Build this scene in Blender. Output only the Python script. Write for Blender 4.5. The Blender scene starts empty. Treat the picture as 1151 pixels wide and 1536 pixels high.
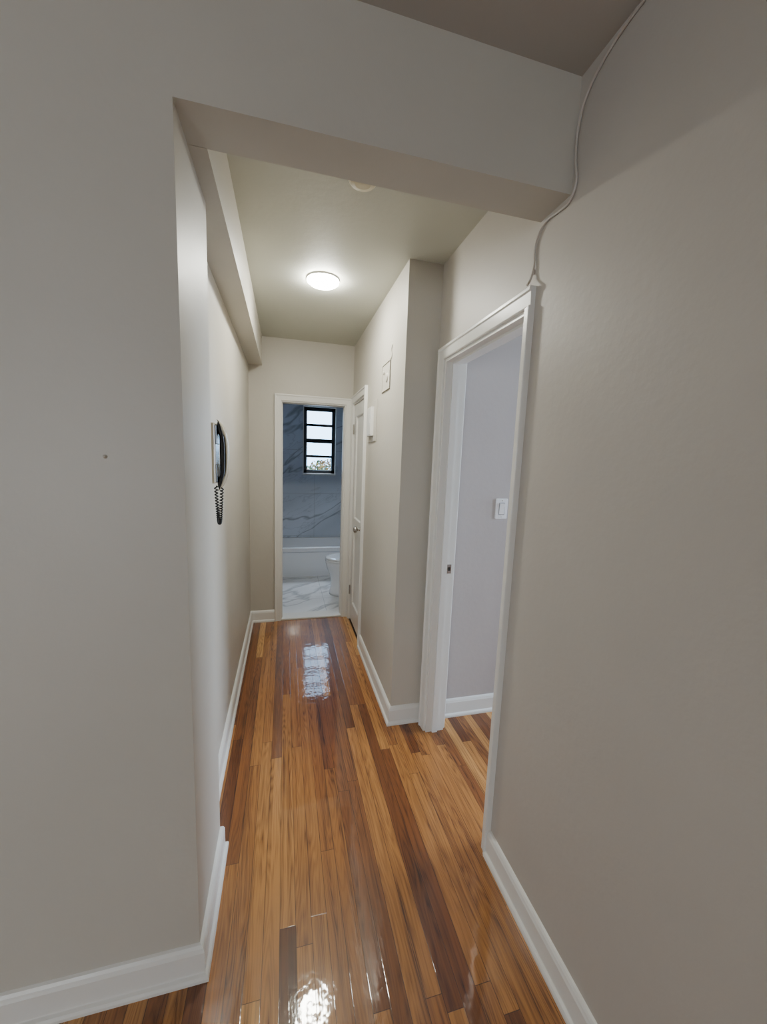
import bpy, bmesh, math, random
from mathutils import Vector, Matrix
random.seed(7)
scene = bpy.context.scene

# ------------------------------------------------------------------ helpers
def link(o):
    scene.collection.objects.link(o); return o

def mesh_obj(name, bm, mats, parent=None, smooth=False):
    bmesh.ops.recalc_face_normals(bm, faces=bm.faces[:])
    me = bpy.data.meshes.new(name); bm.to_mesh(me); bm.free()
    if not isinstance(mats, (list, tuple)): mats = [mats]
    for m in mats: me.materials.append(m)
    if smooth:
        for p in me.polygons: p.use_smooth = True
    o = link(bpy.data.objects.new(name, me))
    if parent: o.parent = parent
    return o

def add_box(bm, x0, x1, y0, y1, z0, z1, mi=0):
    vs = [bm.verts.new((x, y, z)) for x in (x0, x1) for y in (y0, y1) for z in (z0, z1)]
    for f in [(0,1,3,2),(4,6,7,5),(0,4,5,1),(2,3,7,6),(0,2,6,4),(1,5,7,3)]:
        fc = bm.faces.new([vs[i] for i in f]); fc.material_index = mi

def boxes(name, lst, mat, parent=None, bevel=0):
    bm = bmesh.new()
    for b in lst: add_box(bm, *b)
    o = mesh_obj(name, bm, mat, parent)
    if bevel:
        m = o.modifiers.new('bev', 'BEVEL'); m.width = bevel; m.segments = 2; m.limit_method = 'ANGLE'
    return o

def sweep_bm(bm, pts, prof, n, closed=False, mi=0):
    n = Vector(n); pts = [Vector(p) for p in pts]; N = len(pts); rings = []
    for i, p in enumerate(pts):
        ss = []
        if i > 0 or closed:
            t = (p - pts[i-1]).normalized(); ss.append(n.cross(t))
        if i < N-1 or closed:
            t = (pts[(i+1) % N] - p).normalized(); ss.append(n.cross(t))
        m = ss[0] if len(ss) == 1 else (ss[0]+ss[1]) / (1 + ss[0].dot(ss[1]))
        rings.append([bm.verts.new(p + a*m + b*n) for a, b in prof])
    K = len(prof)
    for i in range(N if closed else N-1):
        r, q = rings[i], rings[(i+1) % N]
        for k in range(K):
            f = bm.faces.new((r[k], r[(k+1) % K], q[(k+1) % K], q[k])); f.material_index = mi
    if not closed:
        for r in (rings[0], rings[-1]):
            f = bm.faces.new(r); f.material_index = mi

def sweep(name, pts, prof, n, mat, closed=False, parent=None):
    bm = bmesh.new(); sweep_bm(bm, pts, prof, n, closed)
    return mesh_obj(name, bm, mat, parent)

def loft(bm, rings, cap0=True, cap1=True, mi=0):
    vr = [[bm.verts.new(p) for p in r] for r in rings]; K = len(vr[0])
    for a, b in zip(vr[:-1], vr[1:]):
        for k in range(K):
            f = bm.faces.new((a[k], a[(k+1) % K], b[(k+1) % K], b[k])); f.material_index = mi
    if cap0: bm.faces.new(vr[0]).material_index = mi
    if cap1: bm.faces.new(vr[-1]).material_index = mi

def lathe(bm, prof, origin, axis, seg=40, mi=0):
    """prof: list of (radius, along)"""
    axis = Vector(axis).normalized()
    u = axis.orthogonal().normalized(); v = axis.cross(u); o = Vector(origin)
    rings = [[o + axis*h + (u*math.cos(2*math.pi*k/seg) + v*math.sin(2*math.pi*k/seg))*max(r, 1e-4)
              for k in range(seg)] for r, h in prof]
    loft(bm, rings, mi=mi)

def curve_obj(name, pts, r, mat, parent=None, handle='AUTO'):
    cu = bpy.data.curves.new(name, 'CURVE'); cu.dimensions = '3D'; cu.bevel_depth = r; cu.bevel_resolution = 3
    cu.resolution_u = 8; cu.use_fill_caps = True
    sp = cu.splines.new('BEZIER'); sp.bezier_points.add(len(pts)-1)
    for b, p in zip(sp.bezier_points, pts):
        b.co = p; b.handle_left_type = b.handle_right_type = handle
    cu.materials.append(mat)
    o = link(bpy.data.objects.new(name, cu))
    if parent: o.parent = parent
    return o

# ------------------------------------------------------------------ materials
class NT:
    def __init__(self, name):
        self.m = bpy.data.materials.new(name); self.m.use_nodes = True
        self.t = self.m.node_tree; self.b = self.t.nodes['Principled BSDF']
    def n(self, typ, **kw):
        nd = self.t.nodes.new(typ)
        for k, v in kw.items(): setattr(nd, k, v)
        return nd
    def l(self, a, b): self.t.links.new(a, b)
    def math(self, op, a, b=None, c=None):
        nd = self.n('ShaderNodeMath', operation=op)
        for i, x in enumerate((a, b, c)):
            if x is None: continue
            if isinstance(x, (int, float)): nd.inputs[i].default_value = x
            else: self.l(x, nd.inputs[i])
        return nd.outputs[0]
    def ramp(self, fac, stops):
        nd = self.n('ShaderNodeValToRGB'); cr = nd.color_ramp
        while len(cr.elements) < len(stops): cr.elements.new(0.5)
        for e, (p, c) in zip(cr.elements, stops):
            e.position = p; e.color = (*c, 1)
        self.l(fac, nd.inputs[0]); return nd.outputs[0]

def simple(name, col, rough=0.5, metal=0.0, bump=0.0, bscale=60, var=0.0, coat=0):
    k = NT(name); b = k.b
    b.inputs['Base Color'].default_value = (*col, 1); b.inputs['Roughness'].default_value = rough
    b.inputs['Metallic'].default_value = metal
    b.inputs['Coat Weight'].default_value = coat
    geo = k.n('ShaderNodeNewGeometry')
    if bump or var:
        nz = k.n('ShaderNodeTexNoise'); nz.inputs['Scale'].default_value = bscale; nz.inputs['Detail'].default_value = 3
        k.l(geo.outputs['Position'], nz.inputs['Vector'])
        if bump:
            bp = k.n('ShaderNodeBump'); bp.inputs['Strength'].default_value = bump; bp.inputs['Distance'].default_value = 0.004
            k.l(nz.outputs['Fac'], bp.inputs['Height']); k.l(bp.outputs[0], b.inputs['Normal'])
        if var:
            n2 = k.n('ShaderNodeTexNoise'); n2.inputs['Scale'].default_value = 2.2; n2.inputs['Detail'].default_value = 4
            k.l(geo.outputs['Position'], n2.inputs['Vector'])
            c0 = tuple(max(0, c*(1-var)) for c in col); c1 = tuple(c*(1+var) for c in col)
            k.l(k.ramp(n2.outputs['Fac'], [(0.3, c0), (0.7, c1)]), b.inputs['Base Color'])
    return k.m

M_wall = simple('painted_plaster', (0.535, 0.505, 0.445), 0.48, bump=0.22, bscale=35, var=0.03)
M_wall_r = simple('plaster_warm_light', (0.505, 0.470, 0.423), 0.48, bump=0.22, bscale=35, var=0.03)  # same paint, with the warmer light on this wall put into its colour
M_wall_room = simple('painted_plaster_room', (0.49, 0.450, 0.435), 0.5, bump=0.2, bscale=35, var=0.03)
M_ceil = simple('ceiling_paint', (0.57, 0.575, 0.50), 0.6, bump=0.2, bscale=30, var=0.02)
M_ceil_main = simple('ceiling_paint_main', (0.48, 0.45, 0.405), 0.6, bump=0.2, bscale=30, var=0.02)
M_ceil_bath = simple('ceiling_paint_bath', (0.8, 0.8, 0.8), 0.6)
M_trim = simple('trim_white_paint', (0.77, 0.76, 0.725), 0.3, bump=0.12, bscale=25)
M_white = simple('white_plastic', (0.85, 0.85, 0.82), 0.35, bump=0.01)
M_porc = simple('porcelain', (0.84, 0.85, 0.87), 0.08, coat=0.5)
M_black = simple('black_plastic', (0.012, 0.012, 0.013), 0.18, bump=0.01)
M_cream = simple('cream_plastic', (0.52, 0.45, 0.32), 0.25, bump=0.01)
M_metal = simple('brushed_nickel', (0.55, 0.53, 0.50), 0.25, metal=1.0)
M_dark = simple('gap_shade', (0.02, 0.018, 0.015), 0.8)  # near-black colour that stands for shade inside gaps, holes and slots
M_blackframe = simple('black_window_frame', (0.010, 0.011, 0.013), 0.45)
M_grout = simple('ground_concrete', (0.35, 0.35, 0.33), 0.9, bump=0.3)
M_bark = simple('bark', (0.09, 0.06, 0.04), 0.9, bump=0.5)

def leaf_mat():
    k = NT('autumn_leaves'); oi = k.n('ShaderNodeNewGeometry')
    k.l(k.ramp(oi.outputs['Random Per Island'], [(0.0, (0.16, 0.05, 0.006)), (0.4, (0.26, 0.115, 0.012)), (0.7, (0.08, 0.10, 0.02)), (1.0, (0.03, 0.055, 0.012))]), k.b.inputs['Base Color'])
    k.b.inputs['Roughness'].default_value = 0.7
    return k.m
M_leaf = leaf_mat()

def emis(name, col, s):
    k = NT(name); k.b.inputs['Base Color'].default_value = (0.9, 0.9, 0.9, 1)
    k.b.inputs['Emission Color'].default_value = (*col, 1); k.b.inputs['Emission Strength'].default_value = s
    return k.m
M_led = emis('led_diffuser', (1.0, 0.99, 0.89), 250)

def glass():
    k = NT('window_glass'); t = k.t
    tr = k.n('ShaderNodeBsdfTransparent'); gl = k.n('ShaderNodeBsdfGlossy'); gl.inputs['Roughness'].default_value = 0.05
    mx = k.n('ShaderNodeMixShader'); mx.inputs[0].default_value = 0.06
    k.l(tr.outputs[0], mx.inputs[1]); k.l(gl.outputs[0], mx.inputs[2])
    k.l(mx.outputs[0], t.nodes['Material Output'].inputs['Surface']); return k.m
M_glass = glass()

def wood():
    k = NT('oak_strip_floor'); geo = k.n('ShaderNodeNewGeometry')
    sx = k.n('ShaderNodeSeparateXYZ'); k.l(geo.outputs['Position'], sx.inputs[0])
    X, Y = sx.outputs[0], sx.outputs[1]
    W = 0.050
    xr = k.math('DIVIDE', k.math('ADD', X, 10.013), W)
    row = k.math('FLOOR', xr); fx = k.math('FRACT', xr)
    wn = k.n('ShaderNodeTexWhiteNoise', noise_dimensions='1D'); k.l(row, wn.inputs['W'])
    wn2 = k.n('ShaderNodeTexWhiteNoise', noise_dimensions='1D'); k.l(k.math('ADD', row, 77.7), wn2.inputs['W'])
    L = k.math('ADD', k.math('MULTIPLY', wn2.outputs['Value'], 1.0), 0.7)
    yr = k.math('ADD', k.math('DIVIDE', k.math('ADD', Y, 10.0), L), k.math('MULTIPLY', wn.outputs['Value'], 7.0))
    seg = k.math('FLOOR', yr); fy = k.math('FRACT', yr)
    cb = k.n('ShaderNodeCombineXYZ'); k.l(row, cb.inputs[0]); k.l(seg, cb.inputs[1])
    w3 = k.n('ShaderNodeTexWhiteNoise', noise_dimensions='3D'); k.l(cb.outputs[0], w3.inputs['Vector'])
    idv = w3.outputs['Value']
    c2 = k.n('ShaderNodeCombineXYZ')
    k.l(k.math('MULTIPLY', X, 48.0), c2.inputs[0]); k.l(k.math('MULTIPLY', Y, 1.4), c2.inputs[1]); k.l(k.math('MULTIPLY', idv, 37.0), c2.inputs[2])
    n1 = k.n('ShaderNodeTexNoise'); n1.inputs['Scale'].default_value = 1.0; n1.inputs['Detail'].default_value = 6
    n1.inputs['Distortion'].default_value = 0.6; k.l(c2.outputs[0], n1.inputs['Vector'])
    c3 = k.n('ShaderNodeCombineXYZ')
    k.l(k.math('MULTIPLY', X, 17.0), c3.inputs[0]); k.l(k.math('MULTIPLY', Y, 1.2), c3.inputs[1]); k.l(k.math('MULTIPLY', idv, 61.0), c3.inputs[2])
    n2 = k.n('ShaderNodeTexNoise'); n2.inputs['Scale'].default_value = 1.0; n2.inputs['Detail'].default_value = 1.5
    k.l(c3.outputs[0], n2.inputs['Vector'])
    ring = k.math('ABSOLUTE', k.math('SUBTRACT', k.math('FRACT', k.math('MULTIPLY', n2.outputs['Fac'], 20.0)), 0.5))
    c4 = k.n('ShaderNodeCombineXYZ')
    k.l(k.math('MULTIPLY', X, 300.0), c4.inputs[0]); k.l(k.math('MULTIPLY', Y, 10.0), c4.inputs[1]); k.l(k.math('MULTIPLY', idv, 17.0), c4.inputs[2])
    n3 = k.n('ShaderNodeTexNoise'); n3.inputs['Scale'].default_value = 1.0; n3.inputs['Detail'].default_value = 3
    k.l(c4.outputs[0], n3.inputs['Vector'])
    base = k.ramp(idv, [(0.0, (0.11, 0.032, 0.008)), (0.15, (0.18, 0.058, 0.013)), (0.35, (0.265, 0.097, 0.022)),
                        (0.62, (0.345, 0.142, 0.035)), (0.85, (0.43, 0.195, 0.054)), (1.0, (0.62, 0.34, 0.12))])
    g = k.math('ADD', k.math('MULTIPLY', n1.outputs['Fac'], 1.6), k.math('MULTIPLY', ring, 0.65))
    g = k.math('ADD', g, k.math('MULTIPLY', n3.outputs['Fac'], 0.7))
    gv = k.math('ADD', g, -0.36)
    mul = k.n('ShaderNodeMix', data_type='RGBA', blend_type='MULTIPLY'); mul.inputs[0].default_value = 1.0
    k.l(base, mul.inputs[6])
    k.l(k.ramp(k.math('MULTIPLY', gv, 0.7), [(0.32, (0.24, 0.16, 0.10)), (0.56, (0.85, 0.80, 0.74)), (0.85, (1.3, 1.3, 1.25))]), mul.inputs[7])
    ex = k.math('MINIMUM', fx, k.math('SUBTRACT', 1.0, fx))
    ey = k.math('MULTIPLY', k.math('MINIMUM', fy, k.math('SUBTRACT', 1.0, fy)), k.math('DIVIDE', L, W))
    e = k.math('MINIMUM', ex, ey)
    seam = k.n('ShaderNodeMapRange'); seam.inputs['From Min'].default_value = 0.008; seam.inputs['From Max'].default_value = 0.024
    seam.inputs['To Min'].default_value = 0.12
    k.l(e, seam.inputs['Value'])
    m2 = k.n('ShaderNodeMix', data_type='RGBA'); k.l(seam.outputs[0], m2.inputs[0])
    m2.inputs[6].default_value = (0.03, 0.010, 0.003, 1); k.l(mul.outputs[2], m2.inputs[7])
    k.l(m2.outputs[2], k.b.inputs['Base Color'])
    k.b.inputs['Roughness'].default_value = 0.38
    k.b.inputs['Specular IOR Level'].default_value = 0.3
    k.b.inputs['Coat Weight'].default_value = 1.0; k.b.inputs['Coat Roughness'].default_value = 0.04
    k.b.inputs['Coat IOR'].default_value = 1.55
    nz = k.n('ShaderNodeTexNoise'); nz.inputs['Scale'].default_value = 24; nz.inputs['Detail'].default_value = 2
    k.l(geo.outputs['Position'], nz.inputs['Vector'])
    h = k.math('ADD', k.math('MULTIPLY', seam.outputs[0], 0.12), k.math('MULTIPLY', nz.outputs['Fac'], 0.7))
    h = k.math('ADD', h, k.math('MULTIPLY', n1.outputs['Fac'], 0.28))
    bp = k.n('ShaderNodeBump'); bp.inputs['Strength'].default_value = 0.38; bp.inputs['Distance'].default_value = 0.002
    k.l(h, bp.inputs['Height']); k.l(bp.outputs[0], k.b.inputs['Normal'])
    k.l(bp.outputs[0], k.b.inputs['Coat Normal'])
    return k.m
M_wood = wood()

def marble(name, axes, base=(0.70, 0.75, 0.83), vein=(0.19, 0.22, 0.27), tile=(0.6, 0.6), rough=0.12, off=(0, 0)):
    k = NT(name); geo = k.n('ShaderNodeNewGeometry')
    sx = k.n('ShaderNodeSeparateXYZ'); k.l(geo.outputs['Position'], sx.inputs[0])
    A, B = sx.outputs[axes[0]], sx.outputs[axes[1]]
    cb = k.n('ShaderNodeCombineXYZ')
    # stretched along a rising diagonal so that the veins sweep up to the right
    k.l(k.math('ADD', k.math('MULTIPLY', A, 0.75), k.math('MULTIPLY', B, -1.15)), cb.inputs[0])
    k.l(k.math('ADD', k.math('MULTIPLY', A, 0.38), k.math('MULTIPLY', B, 0.25)), cb.inputs[1])
    cb.inputs[2].default_value = 3.3
    def veins(scale, dist, width):
        n = k.n('ShaderNodeTexNoise'); n.inputs['Scale'].default_value = scale; n.inputs['Detail'].default_value = 4
        n.inputs['Distortion'].default_value = dist; k.l(cb.outputs[0], n.inputs['Vector'])
        d = k.math('ABSOLUTE', k.math('SUBTRACT', n.outputs['Fac'], 0.5))
        r = k.n('ShaderNodeMapRange'); r.inputs['From Min'].default_value = 0; r.inputs['From Max'].default_value = width
        r.inputs['To Min'].default_value = 1; r.inputs['To Max'].default_value = 0
        k.l(d, r.inputs['Value']); return r.outputs[0]
    v = k.math('MAXIMUM', veins(1.55, 0.35, 0.022), k.math('MULTIPLY', veins(3.2, 0.3, 0.012), 0.35))
    cl = k.n('ShaderNodeTexNoise'); cl.inputs['Scale'].default_value = 1.5; k.l(cb.outputs[0], cl.inputs['Vector'])
    basec = k.ramp(cl.outputs['Fac'], [(0.35, tuple(c*0.8 for c in base)), (0.6, base)])
    mx = k.n('ShaderNodeMix', data_type='RGBA'); k.l(k.math('MULTIPLY', v, 0.68), mx.inputs[0])
    k.l(basec, mx.inputs[6]); mx.inputs[7].default_value = (*vein, 1)
    def edge(c, size, o):
        f = k.math('FRACT', k.math('DIVIDE', k.math('ADD', c, 20.0+o), size))
        return k.math('MULTIPLY', k.math('MINIMUM', f, k.math('SUBTRACT', 1.0, f)), size)
    e = k.math('MINIMUM', edge(A, tile[0], off[0]), edge(B, tile[1], off[1]))
    g = k.math('LESS_THAN', e, 0.0015)
    m2 = k.n('ShaderNodeMix', data_type='RGBA'); k.l(g, m2.inputs[0]); k.l(mx.outputs[2], m2.inputs[6])
    m2.inputs[7].default_value = (0.33, 0.34, 0.36, 1)
    k.l(m2.outputs[2], k.b.inputs['Base Color']); k.b.inputs['Roughness'].default_value = rough
    return k.m
M_marb_xz = marble('marble_tile_back', (0, 2), tile=(1.2, 0.6))
M_marb_yz = marble('marble_tile_side', (1, 2), tile=(1.2, 0.6))
M_marb_fl = marble('marble_tile_floor', (0, 1), base=(0.80, 0.80, 0.80), vein=(0.32, 0.32, 0.33), tile=(0.6, 0.6))

# ------------------------------------------------------------------ room shell
XL, XP, XR, XH = -0.30, -0.235, 0.77, 0.59     # hall left wall, pier face, near right wall, hall right wall
YF, YB, YE = 1.018, 1.15, 3.50                 # front wall face, beam back, end wall
YP = 1.375                                     # pier back edge
YR = 1.945                                     # return wall / side-room wall
ZC, ZM, ZB = 2.485, 2.54, 2.252
OX0, OX1, OZ = -0.035, 0.525, 1.975            # bathroom opening
RY0, RY1, RZ = 1.178, 1.845, 2.005             # side-room opening
WT = 0.10                                      # side-room wall thickness
CY0, CY1, CZ = 2.93, 3.44, 1.985               # closet door

boxes('floor', [(-3.1, 4.0, -3.3, 3.52, -0.08, 0)], M_wood)
boxes('floor_bathroom', [(-0.72, 1.32, 3.52, 5.75, -0.08, 0.006)], M_marb_fl)
boxes('wall_front', [(-3.1, XP, YF, YP, 0, 2.62), (XP, XR, YF, YB, ZB, 2.62)], M_wall)
boxes('wall_left', [(XL-0.15, XL, YP, YE, 0, 2.62)], M_wall)
boxes('ceiling_soffit', [(XL, -0.19, YB-.002, YE, ZB-.0008, 2.62)], M_wall)
boxes('wall_back', [(-0.72, OX0, YE, 3.62, 0, 2.62), (OX1, 1.32, YE, 3.62, 0, 2.62), (OX0, OX1, YE, 3.62, OZ, 2.62)], M_wall)
boxes('wall_hall_right', [(XH, XH+0.12, YR+.12, CY0, 0, 2.62), (XH, XH+0.12, CY1, YE, 0, 2.62), (XH, XH+0.12, CY0, CY1, CZ, 2.62)], M_wall)
boxes('wall_return', [(XH, XR+WT, YR, YR+0.12, 0, 2.62)], M_wall)
boxes('wall_side_room', [(XR+WT, 4.0, YR, YR+0.12, 0, 2.62)], M_wall_room)
boxes('wall_right', [(XR, XR+WT, -3.3, RY0, 0, 2.62), (XR, XR+WT, RY1, YR, 0, 2.62), (XR, XR+WT, RY0, RY1, RZ, 2.62)], M_wall_r)
boxes('wall_closet', [(XH+0.12, 1.32, 2.75, 2.85, 0, 2.62), (1.22, 1.32, 2.85, YE, 0, 2.62)], M_wall)
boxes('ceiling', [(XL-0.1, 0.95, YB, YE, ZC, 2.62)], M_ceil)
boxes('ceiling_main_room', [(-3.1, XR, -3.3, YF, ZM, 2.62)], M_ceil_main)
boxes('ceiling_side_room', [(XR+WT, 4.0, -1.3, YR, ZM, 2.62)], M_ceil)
# main room: window wall behind the camera
wx0, wx1, wz0, wz1 = -2.95, -1.55, 0.7, 1.95
boxes('wall_rear', [(-3.1, wx0, -3.3, -3.2, 0, 2.62), (wx1, XR, -3.3, -3.2, 0, 2.62), (wx0, wx1, -3.3, -3.2, 0, wz0), (wx0, wx1, -3.3, -3.2, wz1, 2.62)], M_wall)
boxes('wall_main_left', [(-3.2, -3.1, -3.3, 1.4, 0, 2.62)], M_wall)
# side room shell
sy0, sy1, sz0, sz1 = 0.75, 1.88, 0.7, 2.2
boxes('wall_side_far', [(3.9, 4.0, -1.3, sy0, 0, 2.62), (3.9, 4.0, sy1, YR, 0, 2.62), (3.9, 4.0, sy0, sy1, 0, sz0), (3.9, 4.0, sy0, sy1, sz1, 2.62)], M_wall_room)
boxes('wall_side_rear', [(XR+WT, 4.0, -1.4, -1.3, 0, 2.62)], M_wall_room)
# bathroom shell
BX0, BX1, BY = -0.62, 1.20, 5.46
bwx0, bwx1, bwz0, bwz1 = 0.235, 0.69, 1.27, 2.20
boxes('wall_bathroom_back', [(BX0-.1, bwx0, BY, BY+.2, 0, 2.62), (bwx1, BX1+.1, BY, BY+.2, 0, 2.62), (bwx0, bwx1, BY, BY+.2, 0, bwz0), (bwx0, bwx1, BY, BY+.2, bwz1, 2.62)], M_marb_xz)
boxes('wall_bathroom_left', [(BX0-.1, BX0, 3.62, BY, 0, 2.62)], M_marb_yz)
boxes('wall_bathroom_right', [(BX1, BX1+.1, 3.62, BY, 0, 2.62)], M_marb_yz)
boxes('wall_bathroom_front', [(BX0, OX0-.001, 3.62, 3.632, 0, 2.62), (OX1+.001, BX1, 3.62, 3.632, 0, 2.62), (OX0-.001, OX1+.001, 3.62, 3.632, OZ, 2.62)], M_ceil_bath)
boxes('ceiling_bathroom', [(BX0-.1, BX1+.1, 3.62, BY+.2, 2.45, 2.62)], M_ceil_bath)

# ------------------------------------------------------------------ trim
BASE = [(0,0),(.026,0),(.026,.009),(.0225,.016),(.016,.02),(.015,.022),(.015,.086),(.0125,.092),(.011,.097),(.006,.103),(0,.106)]
sweep('baseboard_left', [(OX0-.057, YE, 0), (XL, YE, 0), (XL, YP, 0), (XP, YP, 0), (XP, YF, 0), (-3.1, YF, 0)], BASE, (0,0,1), M_trim)
sweep('baseboard_right', [(XR, -3.2, 0), (XR, 1.144, 0)], BASE, (0,0,1), M_trim)
sweep('baseboard_hall_right', [(XR-.001, YR, 0), (XH, YR, 0), (XH, CY0-.06, 0)], BASE, (0,0,1), M_trim)
sweep('baseboard_side_room', [(3.9, YR, 0), (XR+WT, YR, 0)], BASE, (0,0,1), M_trim)

CAS = [(0,0),(0,.013),(.004,.016),(.043,.018),(.048,.023),(.057,.023),(.06,.02),(.06,0)]
CASB = [(a*0.92, b) for a, b in CAS]
CASN = [(a*0.56, b) for a, b in CAS]
bm = bmesh.new()
sweep_bm(bm, [(XR, RY1, 0), (XR, RY1, RZ), (XR, 1.145, RZ)], CAS, (-1,0,0))
sweep_bm(bm, [(XR, RY0, RZ+.001), (XR, RY0, 0)], CASN, (-1,0,0))
mesh_obj('trim_side_room_door', bm, M_trim)
sweep('trim_side_room_inner', [(XR+WT, RY0, 0), (XR+WT, RY0, RZ), (XR+WT, RY1, RZ), (XR+WT, RY1, 0)], CAS, (1,0,0), M_trim)
sweep('trim_bathroom_door', [(OX0, YE, 0), (OX0, YE, OZ), (OX1, YE, OZ), (OX1, YE, 0)], CASB, (0,-1,0), M_trim)
sweep('trim_closet_door', [(XH, CY1, 0), (XH, CY1, CZ), (XH, CY0, CZ), (XH, CY0, 0)], CAS, (-1,0,0), M_trim)

def jamb(name, pts, n, depth, s0, s1, th=.014, st=.010):
    bm = bmesh.new()
    sweep_bm(bm, pts, [(-th, -depth), (.0, -depth), (.0, .004), (-th, .004)], n)
    sweep_bm(bm, pts, [(-th-st, -s1), (-th, -s1), (-th, -s0), (-th-st, -s0)], n)
    return mesh_obj(name, bm, M_trim)
j1 = jamb('trim_side_room_jamb', [(XR, RY1, 0), (XR, RY1, RZ), (XR, RY0, RZ), (XR, RY0, 0)], (-1,0,0), WT, .03, .06)
j2 = jamb('trim_bathroom_jamb', [(OX0, YE, 0), (OX0, YE, OZ), (OX1, YE, OZ), (OX1, YE, 0)], (0,-1,0), .132, .03, .065, .008, .006)
j3 = jamb('trim_closet_jamb', [(XH, CY1, 0), (XH, CY1, CZ), (XH, CY0, CZ), (XH, CY0, 0)], (-1,0,0), .12, .05, .085)
boxes('trim_threshold', [(OX0, OX1, YE-.012, 3.63, -0.002, 0.016)], simple('marble_saddle', (0.74, 0.73, 0.70), 0.25), bevel=.004)
# strike plates
boxes('strike_plate', [(XR+.065, XR+.088, RY1-.017, RY1-.0135, 0.915, 0.965)], M_metal, parent=j1)
boxes('strike_hole_shade', [(XR+.070, XR+.082, RY1-.0175, RY1-.0165, 0.93, 0.95)], M_dark, parent=j1)  # dark raised chip; its colour stands in for the hole's shade
boxes('hinge_plate', [(OX0+.008, OX0+.011, YE+.07, YE+.10, 1.05, 1.13), (OX0+.008, OX0+.011, YE+.07, YE+.10, 0.3, 0.38)], M_metal, parent=j2)

# ------------------------------------------------------------------ closet door
def panel_door():
    bm = bmesh.new()
    y0, y1, z0, z1 = CY0+.017, CY1-.017, 0.022, CZ-.017
    xf, xb = XH+.004, XH+.04; s = .085
    rails = [(z0, z0+.17), (0.86, 0.98), (z1-.10, z1)]
    add_box(bm, xf, xb, y0, y0+s, z0, z1); add_box(bm, xf, xb, y1-s, y1, z0, z1)
    for a, b in rails: add_box(bm, xf, xb, y0+s, y1-s, a, b)
    for a, b in ((rails[0][1], rails[1][0]), (rails[1][1], rails[2][0])):
        add_box(bm, xf+.012, xb-.01, y0+s, y1-s, a, b)
        pr = [(0,0),(-.012,0),(-.004,.011),(0,.011)]
        sweep_bm(bm, [(xf+.012, y1-s, a), (xf+.012, y1-s, b), (xf+.012, y0+s, b), (xf+.012, y0+s, a)], pr, (-1,0,0), closed=True)
    return mesh_obj('door_1', bm, M_trim)
d1 = panel_door()
bm = bmesh.new()
ky = CY0+.019+.045
lathe(bm, [(0,0),(.028,0),(.028,.003),(.022,.007),(.010,.010),(.009,.026),(.014,.03),(.024,.036),(.0275,.046),(.026,.055),(.018,.062),(0,.064)],
      (XH+.004, ky, .94), (-1,0,0))
mesh_obj('door_knob', bm, M_metal, parent=d1, smooth=True)
bm = bmesh.new()
for hz in (0.25, 1.72): lathe(bm, [(0,0),(.006,0),(.006,.085),(0,.085)], (XH-.004, CY1-.018, hz), (0,0,1), seg=12)
mesh_obj('hinge', bm, M_metal, parent=d1)
boxes('closet_gap_shade', [(XH+.0, XH+.1, CY0, CY1, 0.0, 0.004)], M_dark)  # dark strip laid on the floor, imitating the shade under the door

# ------------------------------------------------------------------ wall fittings
bm = bmesh.new()
py0, py1, pz0, pz1 = 2.54, 2.80, 1.625, 1.90
add_box(bm, XH-.005, XH, py0, py1, pz0, pz1)
bp_o = mesh_obj('breaker_panel', bm, M_wall)
bm = bmesh.new()
add_box(bm, XH-.024, XH-.005, py0+.075, py1-.055, pz0+.04, pz1-.04)
add_box(bm, XH-.027, XH-.024, py0+.083, py1-.063, pz0+.048, pz1-.048)
add_box(bm, XH-.031, XH-.027, py0+.09, py0+.10, 1.75, 1.775)
b2 = mesh_obj('cover', bm, M_trim, parent=bp_o)
for o in (bp_o, b2):
    m = o.modifiers.new('b', 'BEVEL'); m.width = .002; m.segments = 2
# painted-over doorbell chime plate
bm = bmesh.new()
def chime():
    y0, y1, z0, z1 = 2.235, 2.41, 1.925, 2.075
    add_box(bm, XH-.003, XH, y0, y1, z0, z1)
    sweep_bm(bm, [(XH-.003, y0, z0), (XH-.003, y0, z1), (XH-.003, y1, z1), (XH-.003, y1, z0)], [(0,0),(-.007,0),(-.007,.004),(0,.004)], (-1,0,0), closed=True)
    lathe(bm, [(0,0),(.028,0),(.024,.006),(0,.007)], (XH-.003, 2.30, 1.99), (-1,0,0), seg=20)
    lathe(bm, [(0,0),(.012,0),(.010,.007),(0,.008)], (XH-.003, 2.37, 2.03), (-1,0,0), seg=16)
chime()
ch = mesh_obj('doorbell_chime_plate', bm, M_wall)
curve_obj('chime_wire', [(XH-.004, 2.235, 2.07), (XH-.004, 2.20, 2.09), (XH-.004, 2.215, 2.125), (XH-.004, 2.19, 2.15)], .0022, M_wall, parent=ch)

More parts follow.
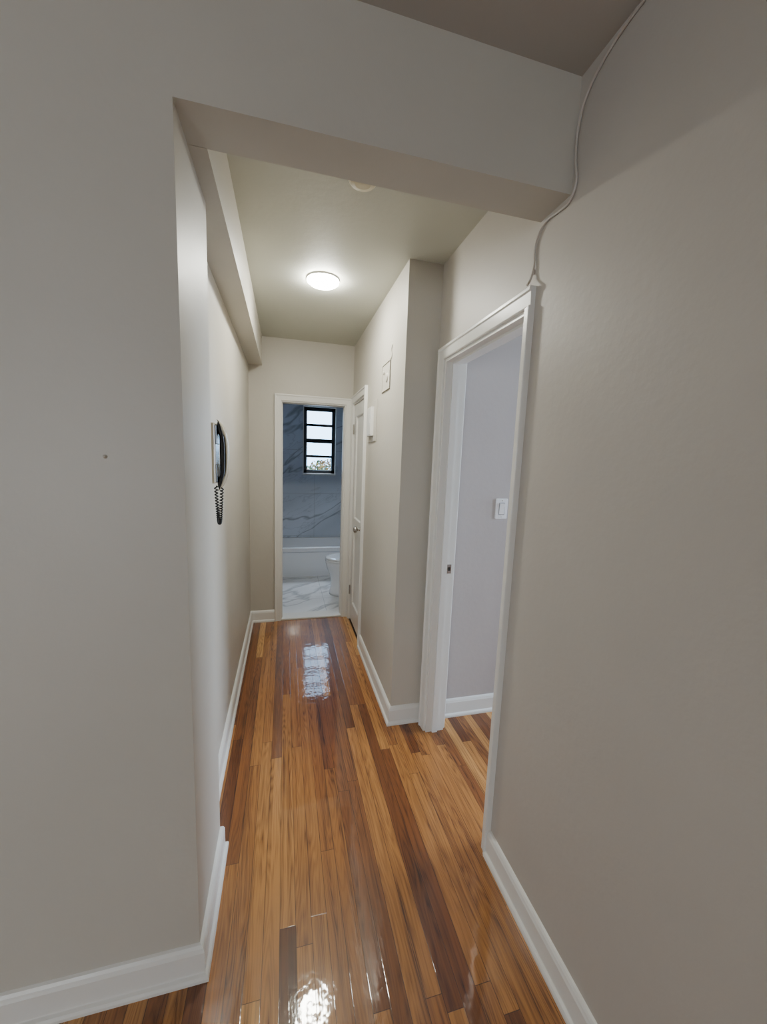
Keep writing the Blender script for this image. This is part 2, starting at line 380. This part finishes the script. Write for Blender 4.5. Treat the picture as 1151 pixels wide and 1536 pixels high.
# light switch in side room
def switch(name, x, y, z):
    bm = bmesh.new()
    def rr(w, h, r, yy):
        pts = []
        for cx, cz, a0 in ((w-r, h-r, 0), (-w+r, h-r, 90), (-w+r, -h+r, 180), (w-r, -h+r, 270)):
            for q in range(5):
                a = math.radians(a0 + q*22.5); pts.append((x+cx+r*math.cos(a), yy, z+cz+r*math.sin(a)))
        return pts
    loft(bm, [rr(.037,.059,.006,y), rr(.037,.059,.006,y-.004), rr(.034,.056,.005,y-.007)])
    o = mesh_obj(name, bm, simple('switch_plate', (.9,.9,.92), .3))
    bm = bmesh.new()
    loft(bm, [rr(.0185,.035,.001,y-.0065), rr(.0185,.035,.001,y-.0078)])
    mesh_obj('recess_shade', bm, simple('switch_shadow_gap', (.25,.25,.27), .5), parent=o)  # raised grey pad; its colour imitates the shade around the rocker
    bm = bmesh.new()
    vs = [(x-.0155, y-.008, z-.031), (x+.0155, y-.008, z-.031), (x+.0155, y-.010, z), (x-.0155, y-.010, z), (x-.0155, y-.015, z+.031), (x+.0155, y-.015, z+.031), (x-.0155, y-.007, z+.031), (x+.0155, y-.007, z+.031)]
    v = [bm.verts.new(c) for c in vs]
    for f in ((0,1,2,3),(3,2,5,4),(4,5,7,6),(0,3,4,6),(1,7,5,2)): bm.faces.new([v[i] for i in f])
    mesh_obj('rocker', bm, simple('switch_rocker', (.86,.86,.86), .3), parent=o)
    bm = bmesh.new()
    for dz in (.047, -.047): lathe(bm, [(0,0),(.003,0),(.0025,.0015),(0,.0015)], (x, y-.007, z+dz), (0,-1,0), seg=12)
    mesh_obj('screws', bm, M_metal, parent=o)
switch('light_switch', 1.200, YR, 1.250)

def led():
    cx, cy = .202, 2.305
    bm = bmesh.new()
    lathe(bm, [(.0,0),(.092,0),(.092,.004),(.090,.008),(.086,.010),(.084,.008),(.0,.008)], (cx, cy, ZC), (0,0,-1), seg=64)
    o = mesh_obj('ceiling_light', bm, M_white, smooth=True)
    bm = bmesh.new()
    lathe(bm, [(.0,.008),(.088,.008),(.086,.017),(.074,.026),(.04,.032),(0,.034)], (cx, cy, ZC), (0,0,-1), seg=64)
    mesh_obj('diffuser', bm, M_led, parent=o, smooth=True)
led()
def smoke():
    cx, cy = .262, 1.468
    bm = bmesh.new()
    lathe(bm, [(0,0),(.055,0),(.055,.008),(.052,.010),(.050,.012),(.050,.018),(.044,.025),(.028,.028),(0,.029)], (cx, cy, ZC), (0,0,-1), seg=48)
    o = mesh_obj('smoke_detector', bm, simple('detector_plastic', (.60,.54,.38), .4))
    bm = bmesh.new()
    for i in range(24):
        a = 2*math.pi*i/24
        c = Vector((cx+.0505*math.cos(a), cy+.0505*math.sin(a), ZC-.015)); t = Vector((-math.sin(a), math.cos(a), 0))*.0045
        v = [bm.verts.new(c+t*sx+Vector((0,0,sz*.0025))) for sx, sz in ((-1,-1),(1,-1),(1,1),(-1,1))]
        bm.faces.new(v)
    mesh_obj('vent_shade', bm, M_dark, parent=o)  # flat dark quads; the shade inside the slots is put into their colour
smoke()

# wall intercom phone
def phone():
    yc = 1.67
    bm = bmesh.new()
    add_box(bm, XL, XL+.014, yc-.060, yc+.060, 1.38, 1.625)
    add_box(bm, XL+.014, XL+.036, yc-.054, yc+.054, 1.385, 1.62)
    root = mesh_obj('wall_phone', bm, M_cream)
    m = root.modifiers.new('b', 'BEVEL'); m.width = .006; m.segments = 3
    bm = bmesh.new()
    add_box(bm, XL+.035, XL+.041, yc-.046, yc+.046, 1.39, 1.46)
    add_box(bm, XL+.035, XL+.041, yc-.046, yc+.046, 1.54, 1.612)
    add_box(bm, XL+.035, XL+.038, yc-.042, yc+.042, 1.46, 1.54)
    cr = mesh_obj('cradle', bm, M_black, parent=root); m = cr.modifiers.new('b', 'BEVEL'); m.width = .003
    def shell(name, mat, x_in, x_out, w):
        bm = bmesh.new(); rings = []
        N = 32
        for i in range(N+1):
            t = i/N; s = t*2-1; z = 1.495 + s*.140
            bow = 1 - abs(s)**2.6
            xo = XL + .053 + bow*x_out - .012*abs(s)**8
            xi = XL + .051 + bow*x_in - (.012*math.exp(-((abs(s)-.78)/.18)**4))
            if xi > xo-.002: xi = xo-.002
            ww = w*(.80 + .20*math.exp(-((abs(s)-.8)/.25)**2)) * (1 if abs(s) < .97 else .8)
            ring = []
            for q in range(16):
                a = 2*math.pi*q/16; ca, sa = math.cos(a), math.sin(a)
                ca = math.copysign(abs(ca)**.6, ca); sa = math.copysign(abs(sa)**.6, sa)
                ring.append(((xi+xo)/2 + ca*(xo-xi)/2, yc + sa*ww/2, z))
            rings.append(ring)
        loft(bm, rings); return mesh_obj(name, bm, mat, parent=root, smooth=True)
    shell('handset_inner', M_black, -.004, .018, .066)
    shell('handset_outer', M_cream, .019, .027, .060)
    base = []
    for i in range(61):
        t = i/60
        z = 1.37 - .15*math.sin(math.pi*t)
        base.append(Vector((XL+.054 - .030*t, yc - .02 + .046*t, z)))
    n = 360; out = []
    for i in range(n+1):
        f = i/n*60; k = min(int(f), 59); p = base[k].lerp(base[k+1], f-k)
        tg = (base[k+1]-base[k]).normalized(); u = tg.cross(Vector((1,0,0))).normalized(); v = tg.cross(u)
        a = 2*math.pi*i/n*36; out.append(p + (u*math.cos(a)+v*math.sin(a))*.0058)
    cu = bpy.data.curves.new('coiled_cord', 'CURVE'); cu.dimensions = '3D'; cu.bevel_depth = .0027; cu.bevel_resolution = 2
    sp = cu.splines.new('POLY'); sp.points.add(n)
    for b, p in zip(sp.points, out): b.co = (*p, 1)
    cu.materials.append(M_black); o = link(bpy.data.objects.new('coiled_cord', cu)); o.parent = root
phone()

# cable along ceiling corner, down the beam corner and over to the door casing
curve_obj('wall_cable', [(XR-.004, -2.0, ZM-.005), (XR-.004, .45, ZM-.006), (XR-.004, .80, ZM-.010), (XR-.004, .93, ZM-.03),
    (XR-.005, .985, ZM-.07), (XR-.005, 1.006, 2.42), (XR-.004, 1.008, 2.33), (XR-.005, .996, 2.27), (XR-.005, 1.012, 2.235), (XR-.005, 1.06, 2.232),
    (XR-.005, 1.115, 2.235), (XR-.005, 1.15, 2.215), (XR-.005, 1.162, 2.17), (XR-.006, 1.158, 2.13), (XR-.012, 1.162, 2.09), (XR-.026, 1.155, 2.068)], .0036, M_wall_r)
bm = bmesh.new(); lathe(bm, [(0,0),(.008,0),(.007,.008),(0,.009)], (XR, 1.166, 2.115), (-1,0,0), seg=14)
mesh_obj('cable_clip', bm, M_wall_r)
bm = bmesh.new(); lathe(bm, [(0,0),(.005,0),(.003,.003),(.0015,.005),(0,.005)], (-.40, YF, 1.485), (0,-1,0), seg=10)
add_box(bm, -.412, -.404, YF-.002, YF, 1.484, 1.487)
mesh_obj('wall_nail', bm, M_wall)

# ------------------------------------------------------------------ windows
def bath_window():
    x0, x1, z0, z1 = bwx0, bwx1, bwz0, bwz1
    boxes('trim_bath_window_reveal', [(x0, x0+.012, BY-.004, BY+.12, z0, z1), (x1-.006, x1, BY-.004, BY+.12, z0, z1), (x0, x1, BY-.012, BY+.12, z0-.012, z0+.012), (x0, x1, BY-.004, BY+.12, z1-.01, z1)], M_trim)
    bm = bmesh.new()
    a0, a1, b0, b1 = x0+.012, x1-.006, z0+.012, z1-.01
    y0, y1 = BY+.07, BY+.12; f = .046
    add_box(bm, a0, a0+f, y0, y1, b0, b1); add_box(bm, a1-f, a1, y0, y1, b0, b1)
    add_box(bm, a0, a1, y0, y1, b0, b0+f); add_box(bm, a0, a1, y0, y1, b1-f, b1)
    zm = (b0+b1)/2
    add_box(bm, a0+f, a1-f, y0+.005, y1, zm-.028, zm+.028)
    for zz in ((b0+f+zm-.024)/2, (b1-f+zm+.024)/2): add_box(bm, a0+f, a1-f, y0+.01, y1-.01, zz-.017, zz+.017)
    w = mesh_obj('window_1', bm, M_blackframe)
    boxes('pane', [(a0+f, a1-f, y0+.024, y0+.028, b0+f, b1-f)], M_glass, parent=w)
bath_window()
def plain_window(name, axis, c, a0, a1, z0, z1):
    L = [(a0, a0+.06, z0, z1), (a1-.06, a1, z0, z1), (a0, a1, z0, z0+.06), (a0, a1, z1-.06, z1), (a0+.06, a1-.06, (z0+z1)/2-.025, (z0+z1)/2+.025), ((a0+a1)/2-.02, (a0+a1)/2+.02, z0+.06, z1-.06)]
    if axis == 'x': bx = [(p, q, c, c+.06, r, s) for p, q, r, s in L]
    else: bx = [(c, c+.06, p, q, r, s) for p, q, r, s in L]
    boxes(name, bx, M_trim)
plain_window('window_2', 'x', -3.28, wx0, wx1, wz0, wz1)
plain_window('window_3', 'y', 3.92, sy0, sy1, sz0, sz1)

# ------------------------------------------------------------------ bathroom fixtures
def rrect(cx, cy, hx, hy, r, z, n=6):
    pts = []
    for sx, sy, a0 in ((1,1,0), (-1,1,90), (-1,-1,180), (1,-1,270)):
        for q in range(n+1):
            a = math.radians(a0 + 90*q/n); pts.append((cx+sx*(hx-r)+r*math.cos(a), cy+sy*(hy-r)+r*math.sin(a), z))
    return pts
def tub():
    cx = (BX0+BX1)/2; hx = (BX1-BX0)/2-.002; y0, y1 = 4.77, BY-.002; cy = (y0+y1)/2; hy = (y1-y0)/2
    bm = bmesh.new()
    loft(bm, [rrect(cx, cy, hx, hy-.02, .01, .006), rrect(cx, cy, hx, hy-.02, .01, .315), rrect(cx, cy, hx, hy, .012, .33), rrect(cx, cy, hx, hy, .012, .372), rrect(cx, cy, hx-.006, hy-.006, .012, .378),
              rrect(cx, cy, hx-.07, hy-.06, .12, .378), rrect(cx, cy, hx-.09, hy-.075, .13, .360), rrect(cx, cy, hx-.14, hy-.12, .14, .12), rrect(cx, cy, hx-.22, hy-.18, .12, .08)])
    o = mesh_obj('bathtub', bm, M_porc)
    bm = bmesh.new(); lathe(bm, [(0,0),(.02,0),(.022,.1),(.018,.12),(0,.122)], (BX1-.001, cy, .52), (-1,0,0), seg=20)
    lathe(bm, [(0,0),(.05,0),(.045,.012),(.018,.02),(.018,.05),(0,.052)], (BX1-.001, cy, .80), (-1,0,0), seg=24)
    mesh_obj('tub_faucet', bm, M_metal, parent=o, smooth=True)
tub()
def toilet():
    yc = 4.12; dx = -.04     # centre line; faces -X
    def egg(x0, x1, hw, z, n=36):
        x0 += dx; x1 += dx
        c = (x0+x1)/2; h = (x1-x0)/2; pts = []
        for i in range(n):
            a = 2*math.pi*i/n; ca, sa = math.cos(a), math.sin(a)
            w = hw*(1 + .10*ca)
            if ca > 0: ca = ca**.75
            pts.append((c + h*ca, yc + w*sa, z))
        return pts
    bm = bmesh.new()
    loft(bm, [egg(.520, 1.10, .15, .006), egg(.515, 1.10, .15, .035), egg(.53, 1.09, .132, .08), egg(.535, 1.08, .125, .16), egg(.52, 1.06, .145, .23),
              egg(.49, 1.02, .168, .30), egg(.474, .99, .182, .36), egg(.470, .985, .183, .388), egg(.50, .96, .15, .388), egg(.54, .92, .12, .30)])
    o = mesh_obj('toilet', bm, M_porc, smooth=True)
    bm = bmesh.new()
    loft(bm, [egg(.468, .93, .185, .391), egg(.465, .93, .187, .398), egg(.468, .93, .185, .408)])
    loft(bm, [egg(.472, .94, .183, .411), egg(.468, .94, .186, .418), egg(.474, .94, .181, .428), egg(.50, .92, .15, .433)])
    mesh_obj('seat_and_lid', bm, M_porc, parent=o, smooth=False)
    bm = bmesh.new()
    loft(bm, [rrect(1.085, yc, .085, .20, .03, .385), rrect(1.085, yc, .098, .215, .03, .72)])
    loft(bm, [rrect(1.085, yc, .104, .225, .03, .722), rrect(1.085, yc, .104, .225, .03, .748), rrect(1.085, yc, .09, .21, .03, .756)])
    mesh_obj('tank', bm, M_porc, parent=o)
    bm = bmesh.new(); lathe(bm, [(0,0),(.012,0),(.010,.015),(0,.016)], (.985, yc-.15, .66), (-1,0,0), seg=14); add_box(bm, .965, .972, yc-.16, yc-.09, .655, .668)
    mesh_obj('flush_lever', bm, M_metal, parent=o)
toilet()

# ------------------------------------------------------------------ outside
boxes('ground', [(-12, 14, 5.9, 24, -0.6, -0.5)], M_grout)
def tree():
    bm = bmesh.new()
    lathe(bm, [(.10,0),(.07,.6),(.05,1.4),(.01,2.0)], (1.15, 9.2, -.5), (0,0,1), seg=12)
    for i in range(8):
        a = i*.8; lathe(bm, [(.03,0),(.015,.4),(.004,.7)], (1.15, 9.2, .3+i*.09), (math.cos(a), math.sin(a), .35), seg=8)
    o = mesh_obj('autumn_tree', bm, M_bark)
    bm = bmesh.new()
    for i in range(3200):
        p = Vector((random.gauss(0,1), random.gauss(0,1), random.gauss(0,1))); p = p.normalized()*(random.random()**.4)
        c = Vector((1.05+p.x*.9, 9.2+p.y*.7, .86+p.z*.62))
        d = Vector((random.gauss(0,1), random.gauss(0,1), random.gauss(0,1))).normalized(); e = d.orthogonal().normalized(); s = .045
        bm.faces.new([bm.verts.new(c+q) for q in (d*s, e*s*.6, -d*s, -e*s*.6)])
    mesh_obj('foliage', bm, M_leaf, parent=o)
tree()

# ------------------------------------------------------------------ lights
def area(name, loc, to, sx, sy, power, col):
    l = bpy.data.lights.new(name, 'AREA'); l.shape = 'RECTANGLE'; l.size = sx; l.size_y = sy; l.energy = power; l.color = col
    o = link(bpy.data.objects.new(name, l)); o.location = loc
    o.rotation_euler = (Vector(to)-Vector(loc)).to_track_quat('-Z', 'Y').to_euler()
area('window_daylight_main', (-2.25, -3.5, 1.5), (-1.7, 0, 0.3), 1.5, 1.4, 94, (1.0, .92, .78))
area('window_daylight_side', (4.25, 1.35, 1.6), (0, 1.3, 1.1), 1.3, 1.6, 185, (.74, .84, 1.0))
area('window_daylight_bath', (.46, 6.3, 3.1), (.46, 4.2, .9), 1.0, .8, 400, (.72, .84, 1.0))

w = bpy.data.worlds.new('sky'); scene.world = w; w.use_nodes = True
bg = w.node_tree.nodes['Background']; bg.inputs[0].default_value = (.42, .68, 1.0, 1); bg.inputs[1].default_value = 8.5

# ------------------------------------------------------------------ camera
cam = bpy.data.cameras.new('camera'); co = link(bpy.data.objects.new('camera', cam))
cam.sensor_fit = 'HORIZONTAL'; cam.sensor_width = 36; cam.lens = 575/1151*36; cam.clip_start = .02
Yc = Vector((-147.5, 83, -575)).normalized()
Zc = Vector((158.5, 4283, 575)); Zc = (Zc - Zc.dot(Yc)*Yc).normalized()
Xc = Yc.cross(Zc)
R = Matrix((Xc, Yc, Zc))
co.matrix_world = Matrix.Translation((0, 0, 1.5)) @ R.to_4x4()
scene.camera = co
